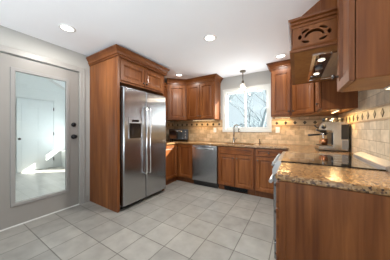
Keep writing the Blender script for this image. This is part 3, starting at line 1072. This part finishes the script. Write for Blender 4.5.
fa = thing('kitchen_faucet', 'tall gooseneck faucet in brushed nickel beside the sink', 'faucet', (-1.20, 3.635, CZ1))
B().lathe([(0, 0), (0.03, 0), (0.03, 0.008), (0.022, 0.016), (0.019, 0.10), (0.016, 0.11), (0, 0.11)]).done('base', M['nickel'], fa)
dirv = Vector((0.86, -0.5, 0))
R = 0.085
path = [Vector((0, 0, 0.10)), Vector((0, 0, 0.20)), Vector((0, 0, 0.31))]
for k in range(1, 13):
    a = PI - k * PI * 1.08 / 12
    path.append(dirv * (R + R * math.cos(a)) + Vector((0, 0, 0.31 + R * math.sin(a))))
B().tube(path, 0.0125, 12).done('spout', M['nickel'], fa)
e = path[-1]
B().cyl(e, e + (path[-1] - path[-2]).normalized() * 0.05, 0.016, 0.018).done('spray_head', M['nickel'], fa)
B().tube([(0.015, -0.005, 0.06), (0.05, -0.02, 0.075), (0.085, -0.035, 0.11)], 0.008, 10, 0.006).done('lever', M['nickel'], fa)
sd = thing('soap_dispenser', 'small dark soap dispenser at the right end of the sink', 'soap dispenser', (-0.645, 3.63, CZ1))
B().lathe([(0, 0), (0.02, 0), (0.02, 0.01), (0.012, 0.014), (0.012, 0.05), (0, 0.052)]).done('base', M['knob'], sd)
B().tube([(0, 0, 0.05), (0, 0, 0.085), (0.0, -0.02, 0.092), (0, -0.06, 0.086)], 0.007, 10).done('spout', M['knob'], sd)

# ------------------------------------------------------------------ range (slide-in, faces -x)
RY0, RY1 = 1.642, 2.396
rg = thing('range', 'slide-in range with black glass cooktop and steel front, below the hood', 'range', (0.2, 2.019, 0))
yh = (RY1 - RY0) / 2
B().box(-0.31, 0.37, -yh, yh, 0.02, 0.905, 0.003).done('body', M['gray_plastic'], rg)
B().box(-0.315, 0.335, -yh, yh, 0.905, 0.928, 0.003).done('cooktop', M['black_glass'], rg)
b = B()
b.prism_y([(-0.315, 0.80), (-0.385, 0.80), (-0.385, 0.845), (-0.345, 0.926), (-0.315, 0.929)], -yh, yh, 0.004)
cp = b.done('control_panel', M['range_steel'], rg)
for k in range(5):
    yy = -yh + 0.09 + k * (2 * yh - 0.18) / 4
    o = B().lathe([(0, 0), (0.026, 0), (0.024, 0.02), (0.021, 0.026), (0, 0.027)], (-0.372, yy, 0.875), (-0.9, 0, 0.42), 16).done('control_knob', M['range_steel'], cp)
od = B().box(-0.375, -0.31, -yh + 0.004, yh - 0.004, 0.20, 0.79, 0.006).done('oven_door', M['steel_v'], rg)
B().box(-0.378, -0.374, -yh + 0.12, yh - 0.12, 0.32, 0.64, 0.001).done('oven_window', M['black_glass'], od)
h = B()
h.tube([(-0.403, -yh + 0.03, 0.725), (-0.403, yh - 0.03, 0.725)], 0.017, 14)
for yy in (-yh + 0.07, yh - 0.07):
    h.tube([(-0.403, yy, 0.725), (-0.372, yy, 0.725)], 0.01, 10)
h.done('oven_handle', M['range_steel'], od)
dr = B().box(-0.37, -0.31, -yh + 0.004, yh - 0.004, 0.035, 0.19, 0.005).done('warming_drawer', M['steel_v'], rg)
b = B()
b.prism_y([(0.322, 0.905), (0.389, 0.905), (0.389, 0.972), (0.38, 0.974), (0.322, 0.948)], -yh, yh, 0.003)
b.done('rear_trim', M['satin'], rg)
for (x_, y_, r_) in ((-0.16, -0.18, 0.10), (-0.16, 0.19, 0.085), (0.14, -0.18, 0.08), (0.14, 0.19, 0.10)):
    B().lathe([(r_ - 0.003, 0), (r_, 0.0), (r_, 0.0006), (r_ - 0.003, 0.0006), (r_ - 0.003, 0)], (x_, y_, 0.928), (0, 0, 1), 40).done('burner_ring', M['gray_plastic'], rg)

# ------------------------------------------------------------------ range hood (wooden, right wall)
HY0, HY1, HX = 1.462, 2.53, -0.042
hd = thing('range_hood', 'large cherry wood range hood with scroll cutouts over the cooktop', 'range hood', (0, 0, 1.794))
hz = 1.794
xb = XR - 0.002
pt = 0.018
# lower moulding ring + bottom board with the insert opening
LX0, LX1, LY0, LY1 = 0.13, 0.55, 1.62, 2.40
b = B()
b.cells([HX + 0.012, LX0, LX1, xb], [HY0 + 0.012, LY0, LY1, HY1 - 0.012], 0.0, 0.016, [(LX0, LX1, LY0, LY1)], 'z')
b.done('underside_board', M['wood_in'], hd)
B().sweep([(xb, HY1 - 0.018), (HX + 0.018, HY1 - 0.018), (HX + 0.018, HY0 + 0.018), (xb, HY0 + 0.018)][::-1] if False else [(xb, HY1 - 0.018), (HX + 0.018, HY1 - 0.018), (HX + 0.018, HY0 + 0.018), (xb, HY0 + 0.018)],
          [(-0.006, -0.004), (-0.018 - 0.0, -0.004), (-0.018, 0.014), (-0.012, 0.022), (-0.006, 0.026), (-0.003, 0.038), (0.01, 0.038), (0.01, -0.004)] if False else
          [(0.0, -0.004), (0.018, -0.004), (0.018, 0.012), (0.010, 0.020), (0.006, 0.026), (0.003, 0.038), (-0.012, 0.038), (-0.012, -0.004)]).done('lower_molding', M['woodh'], hd)
# scroll panels with real cutouts
pz0, pz1 = 0.036, 0.19


def scroll_cutter(cx, cz, s=1.0):
    """prisms (u, z) of the fret: an arched bow, four curved bars, two end lobes"""
    polys = []

    def strip(pts, w0, w1):
        up, dn = [], []
        n = len(pts)
        for i, p in enumerate(pts):
            a, q = pts[max(i - 1, 0)], pts[min(i + 1, n - 1)]
            d = Vector((q[0] - a[0], q[1] - a[1])).normalized()
            nr = Vector((-d.y, d.x))
            t = i / (n - 1)
            w = w0 + (w1 - w0) * math.sin(PI * t)
            up.append((p[0] + nr.x * w, p[1] + nr.y * w))
            dn.append((p[0] - nr.x * w, p[1] - nr.y * w))
        polys.append(up + dn[::-1])
    strip([(cx + 0.055 * s * math.cos(a), cz - 0.018 * s + 0.046 * s * math.sin(a)) for a in [PI * (0.04 + 0.92 * k / 14) for k in range(15)]], 0.006 * s, 0.011 * s)
    for sx in (-1, 1):
        strip([(cx + sx * s * (0.030 + 0.045 * k / 5), cz + s * (0.044 - 0.018 * (k / 5) ** 2)) for k in range(6)], 0.005 * s, 0.0095 * s)
        strip([(cx + sx * s * (0.030 + 0.045 * k / 5), cz + s * (-0.046 + 0.014 * (k / 5) ** 2)) for k in range(6)], 0.005 * s, 0.0095 * s)
        strip([(cx + sx * s * 0.088, cz + s * (0.016 - 0.034 * k / 4)) for k in range(5)], 0.004 * s, 0.012 * s)
    return polys


def fret_panel(name, width, polys, xform):
    """panel in (u, z) with thickness pt along w, cut by polys, mapped by xform(u, w, z)"""
    base = B()
    base.box(0, width, 0, pt, pz0, pz1)
    po = base.done('tmp_panel', M['wood'])
    cu = B()
    for pl in polys:
        cu.prism_y(pl, -0.02, pt + 0.02)
    co = cu.done('tmp_cutter', M['wood'])
    md = po.modifiers.new('cut', 'BOOLEAN')
    md.object = co
    md.operation = 'DIFFERENCE'
    md.solver = 'EXACT'
    dg = bpy.context.evaluated_depsgraph_get()
    me = bpy.data.meshes.new_from_object(po.evaluated_get(dg))
    for v in me.vertices:
        v.co = xform(v.co.x, v.co.y, v.co.z)
    me.update()
    bpy.data.objects.remove(po)
    bpy.data.objects.remove(co)
    bm = bmesh.new()
    bm.from_mesh(me)
    bmesh.ops.recalc_face_normals(bm, faces=bm.faces)
    bm.to_mesh(me)
    bm.free()
    me.name = name
    me.materials.clear()
    me.materials.append(M['wood'])
    o = bpy.data.objects.new(name, me)
    COL.objects.link(o)
    o.parent = hd
    return o


sx0 = HX + 0.02
sidew = xb - sx0
fret_panel('scroll_panel', sidew, scroll_cutter(0.1125 - sx0, 0.108), lambda u, w, z: Vector((sx0 + u, HY0 + 0.02 + w, z)))
fret_panel('scroll_panel', sidew, scroll_cutter(0.1125 - sx0, 0.108), lambda u, w, z: Vector((sx0 + u, HY1 - 0.02 - w, z)))
fw2 = HY1 - HY0 - 0.04 - 2 * pt
fret_panel('scroll_panel', fw2, scroll_cutter(fw2 / 2, 0.108, 1.15), lambda u, w, z: Vector((sx0 + w, HY0 + 0.02 + pt + u, z)))
# upper moulding
B().sweep([(xb, HY1 - 0.02), (sx0, HY1 - 0.02), (sx0, HY0 + 0.02), (xb, HY0 + 0.02)],
          [(-0.015, 0.182), (0.008, 0.182), (0.008, 0.192), (0.002, 0.194), (0.002, 0.202), (0.018, 0.205), (0.018, 0.214), (0.010, 0.217), (0.010, 0.224), (0.028, 0.231), (0.030, 0.246), (-0.015, 0.246)]).done('upper_molding', M['woodh'], hd)
# sloping chimney to the ceiling
top = ZC - 0.003 - hz
cy0, cy1 = HY0 + 0.028, HY1 - 0.028
poly = [(0.0, 0.246), (xb, 0.246), (xb, top), (xb - 0.03, top)]
b = B()
b.prism_y(poly, cy0, cy1, 0.002)
b.box(0.15, 0.17, cy0 - 0.006, cy0 + 0.002, 0.247, 0.355)
b.done('chimney', M['wood'], hd)
# steel insert: rim, control strip, lamps, filters
b = B()
e2 = 0.018
b.cells([LX0 - e2, LX0 + 0.006, LX1 - 0.006, LX1 + e2], [LY0 - e2, LY0 + 0.006, LY1 - 0.006, LY1 + e2], -0.006, -0.0005, [(LX0 + 0.006, LX1 - 0.006, LY0 + 0.006, LY1 - 0.006)], 'z')
ins = b.done('insert_rim', M['chrome'], hd)
B().box(LX0 + 0.001, LX0 + 0.115, LY0 + 0.001, LY1 - 0.001, 0.018, 0.03).done('lamp_strip', M['black_glass'], ins)
for yy in (1.80, 2.22):
    l_ = B().lathe([(0, 0), (0.021, 0), (0.027, 0.004), (0.024, 0.008), (0, 0.008)], (LX0 + 0.058, yy, 0.0095), (0, 0, 1), 24).done('hood_lamp', M['hood_lens'], ins)
B().lathe([(0, 0), (0.03, 0), (0.03, 0.02), (0, 0.02)], (LX0 + 0.058, 2.01, -0.002), (0, 0, 1), 20).done('dial', M['gray_plastic'], ins)
b = B()
for (f0, f1) in ((LY0 + 0.003, 2.008), (2.012, LY1 - 0.003)):
    b.box(LX0 + 0.118, LX1 - 0.003, f0, f1, 0.014, 0.022)
    for k in range(12):
        xx = LX0 + 0.135 + k * (LX1 - LX0 - 0.155) / 12
        b.box(xx, xx + 0.012, f0 + 0.02, f1 - 0.02, 0.010, 0.014)
b.done('grease_filter', M['mesh'], ins)

# ------------------------------------------------------------------ espresso machine (faces -x)
em = thing('espresso_machine', 'stainless espresso machine with portafilter in the right countertop corner', 'espresso machine', (0.40, 2.90, CZ1), math.radians(4))
# local x: -0.15 (front) .. 0.155 (back); y -0.15..0.15
b = B()
b.prism_y([(-0.15, 0.02), (0.15, 0.02), (0.15, 0.37), (0.12, 0.385), (-0.11, 0.385), (-0.15, 0.325), (-0.145, 0.285), (-0.02, 0.275), (0.0, 0.25), (0.0, 0.10), (-0.01, 0.07), (-0.15, 0.065)], -0.145, 0.145, 0.006)
bd = b.done('body', M['machine'], em)
B().box(0.08, 0.152, -0.1475, -0.144, 0.16, 0.35, 0.001).done('side_vent', M['black_plastic'], em)
B().box(0.085, 0.168, -0.12, 0.12, 0.03, 0.36, 0.006).done('water_tank', M['black_plastic'], em)
B().box(-0.145, 0.0, -0.13, 0.13, 0.066, 0.072, 0.001).done('drip_tray', M['black_plastic'], em)
B().box(-0.15, 0.15, -0.14, 0.14, 0.0, 0.02, 0.002).done('base', M['black_plastic'], em)
B().lathe([(0, 0), (0.034, 0), (0.036, 0.03), (0.03, 0.045), (0, 0.045)], (-0.075, 0.0, 0.236), (0, 0, 1), 20).done('group_head', M['knob'], em)
pf = B().lathe([(0, 0), (0.03, 0), (0.036, 0.012), (0.036, 0.03), (0, 0.03)], (-0.075, 0.0, 0.205), (0, 0, 1), 20).done('portafilter', M['chrome'], em)
B().tube([(-0.108, -0.01, 0.218), (-0.15, -0.03, 0.216), (-0.26, -0.075, 0.208)], 0.011, 12, 0.014).done('handle', M['black_plastic'], pf)
B().tube([(-0.075, 0.0, 0.21), (-0.075, 0.0, 0.185)], 0.012, 10).done('spout', M['chrome'], pf)
B().tube([(-0.09, -0.11, 0.28), (-0.10, -0.125, 0.20), (-0.11, -0.13, 0.11)], 0.006, 8).done('steam_wand', M['chrome'], em)
B().tube([(-0.14, -0.06, 0.30), (-0.17, -0.07, 0.325), (-0.19, -0.08, 0.345)], 0.009, 8).done('steam_lever', M['black_plastic'], em)
B().box(-0.012, 0.004, -0.12, 0.12, 0.085, 0.245, 0.002).done('splash_panel', M['black_plastic'], em)
B().box(0.088, 0.152, -0.149, -0.1445, 0.03, 0.15, 0.003).done('side_panel', M['gray_plastic'], em)
B().lathe([(0, 0), (0.04, 0), (0.05, 0.05), (0.046, 0.055), (0, 0.056)], (0.06, 0.07, 0.384), (0, 0, 1), 20).done('bean_hopper', M['black_plastic'], em)
B().lathe([(0, 0), (0.026, 0), (0.024, 0.018), (0, 0.02)], (-0.10, -0.144, 0.32), (0, -1, 0), 20).done('steam_dial', M['black_plastic'], em)
B().tube([(-0.05, -0.10, 0.235), (-0.13, -0.13, 0.262), (-0.18, -0.145, 0.285)], 0.010, 10, 0.013).done('grinder_handle', M['black_plastic'], em)
cup = thing('copper_cup', 'small copper cup on the drip tray of the espresso machine', 'cup', (0.335, 2.885, CZ1 + 0.0725))
B().lathe([(0, 0), (0.03, 0), (0.04, 0.085), (0.037, 0.085), (0.028, 0.006), (0, 0.006)], n=20).done('bowl', M['copper'], cup)
B().tube([(-0.034, -0.02, 0.07), (-0.06, -0.035, 0.06), (-0.055, -0.03, 0.03), (-0.032, -0.018, 0.02)], 0.005, 8).done('cup_handle', M['copper'], cup)
for i, (x, y, r, h, mk, lab) in enumerate(((0.33, 2.83, 0.03, 0.05, 'black_plastic', 'small dark cup at the front on top of the espresso machine'),
                                          (0.41, 2.85, 0.032, 0.045, 'chrome', 'small steel cup in the middle on top of the espresso machine'),
                                          (0.50, 2.85, 0.03, 0.05, 'black_plastic', 'small dark cup at the back on top of the espresso machine'))):
    o = B().lathe([(0, 0), (r * 0.75, 0), (r, h), (r * 0.9, h), (r * 0.66, 0.006), (0, 0.006)], n=18).done('espresso_cup', M[mk])
    o.location = (x, y, CZ1 + 0.3865)
    tag(o, lab, 'cup', 'cups on the espresso machine')

# ------------------------------------------------------------------ toaster oven in the left corner
to = thing('toaster_oven', 'black toaster oven in the left countertop corner', 'toaster oven', (-2.585, 3.435, CZ1), math.radians(30))
B().box(-0.24, 0.24, -0.15, 0.17, 0.04, 0.30, 0.012, 2).done('body', M['black_plastic'], to)
td = B().box(-0.225, 0.11, -0.162, -0.15, 0.06, 0.28, 0.004).done('glass_door', M['black_glass'], to)
B().tube([(-0.20, -0.165, 0.255), (-0.20, -0.19, 0.258), (0.09, -0.19, 0.258), (0.09, -0.165, 0.255)], 0.007, 8).done('handle', M['chrome'], td)
for zz in (0.10, 0.17, 0.24):
    B().lathe([(0, 0), (0.02, 0), (0.017, 0.018), (0, 0.019)], (0.175, -0.15, zz), (0, -1, 0), 16).done('knob', M['chrome'], to)
for sx in (-0.2, 0.2):
    for sy in (-0.12, 0.14):
        B().cyl((sx, sy, 0), (sx, sy, 0.041), 0.014).done('foot', M['black_plastic'], to)

# ------------------------------------------------------------------ outlets
for (x, lab) in ((-1.70, 'white wall outlet on the tile left of the window'), (-0.318, 'white wall outlet on the tile right of the window')):
    ot = thing('wall_outlet', lab, 'outlet', (x, YB - 0.008, 1.20), 0, 'white outlets in the backsplash')
    B().box(-0.037, 0.037, -0.006, 0, -0.058, 0.058, 0.003).done('cover_plate', M['white_plastic'], ot)
    for zz in (-0.022, 0.022):
        B().box(-0.016, 0.016, -0.009, -0.005, zz - 0.016, zz + 0.016, 0.002).done('socket', M['white'], ot)

# ------------------------------------------------------------------ lamps
CANS = [((-2.375, 0.90), 'recessed ceiling light nearest the glass door', 13), ((-0.99, 2.0), 'recessed ceiling light in the middle of the ceiling', 46),
        ((-2.25, 2.98), 'recessed ceiling light in front of the left corner cabinets', 5), ((-0.22, 3.11), 'recessed ceiling light beside the crown right of the window', 4.5)]
for (x, y), lab, pw in CANS:
    t = thing('recessed_light', lab, 'ceiling light', (x, y, ZC), 0, 'recessed ceiling lights')
    B().lathe([(0.062, 0.0), (0.088, 0.0), (0.088, -0.003), (0.066, -0.008), (0.062, -0.004), (0.062, 0)], n=32).done('trim_ring', M['white'], t)
    B().lathe([(0, -0.003), (0.062, -0.003), (0.062, -0.001), (0, -0.001)], n=32).done('lens', M['lens'], t)
    area('downlight', (x, y, ZC - 0.012), (0, 0, -1), 0.12, 0.12, pw, (1.0, 0.96, 0.90), 'DISK')

pd = thing('pendant_light', 'small pendant lamp with bell glass shade over the sink', 'pendant lamp', (-0.955, 3.48, ZC))
B().lathe([(0, 0), (0.062, 0), (0.062, -0.014), (0.05, -0.022), (0.015, -0.028), (0, -0.028)], n=24).done('canopy', M['dark_bronze'], pd)
B().cyl((0, 0, -0.02), (0, 0, -0.20), 0.009).done('rod', M['dark_bronze'], pd)
B().lathe([(0, -0.195), (0.012, -0.195), (0.024, -0.21), (0.024, -0.25), (0.03, -0.258), (0.03, -0.268), (0, -0.268)], n=20).done('socket', M['dark_bronze'], pd)
B().lathe([(0.028, -0.262), (0.036, -0.275), (0.052, -0.30), (0.06, -0.332), (0.074, -0.362), (0.071, -0.362), (0.057, -0.332), (0.049, -0.30), (0.033, -0.277), (0.026, -0.266)], n=28).done('glass_shade', M['shade'], pd)
B().lathe([(0, -0.262), (0.014, -0.265), (0.016, -0.28), (0.028, -0.305), (0.03, -0.32), (0.02, -0.342), (0, -0.348)], n=18).done('bulb', M['bulb'], pd)
pl = bpy.data.lights.new('pendant_bulb', 'POINT')
pl.energy = 3
pl.shadow_soft_size = 0.03
pl.color = (1, 0.85, 0.65)
po = bpy.data.objects.new('pendant_bulb', pl)
COL.objects.link(po)
po.location = (-0.955, 3.48, ZC - 0.375)

# under-cabinet strips
for (x0, x1, y0, y1, lab, pw) in ((-0.36, -0.10, 3.60, 3.63, 'slim under-cabinet light below the narrow cabinet right of the window', 1.5),
                                 (0.42, 0.45, 2.62, 3.0, 'slim under-cabinet light below the cabinet beyond the hood', 4.5),
                                 (0.44, 0.47, 1.13, 1.40, 'slim under-cabinet light below the nearest wall cabinet', 1.6),
                                 (-2.25, -1.65, 3.56, 3.59, 'slim under-cabinet light below the two-door cabinet left of the window', 1.6)):
    t = thing('under_cabinet_light', lab, 'light', ((x0 + x1) / 2, (y0 + y1) / 2, UZ0), 0, 'under-cabinet lights')
    hx, hy = (x1 - x0) / 2, (y1 - y0) / 2
    B().box(-hx, hx, -hy, hy, -0.014, -0.0025, 0.002).done('housing', M['white_plastic'], t)
    B().box(-hx + 0.004, hx - 0.004, -hy + 0.004, hy - 0.004, -0.0165, -0.014).done('diffuser', M['led'], t)
    area('strip_light', ((x0 + x1) / 2, (y0 + y1) / 2, UZ0 - 0.02), (0, 0, -1), max(2 * hx, 0.02), max(2 * hy, 0.02), pw, (1.0, 0.66, 0.30))
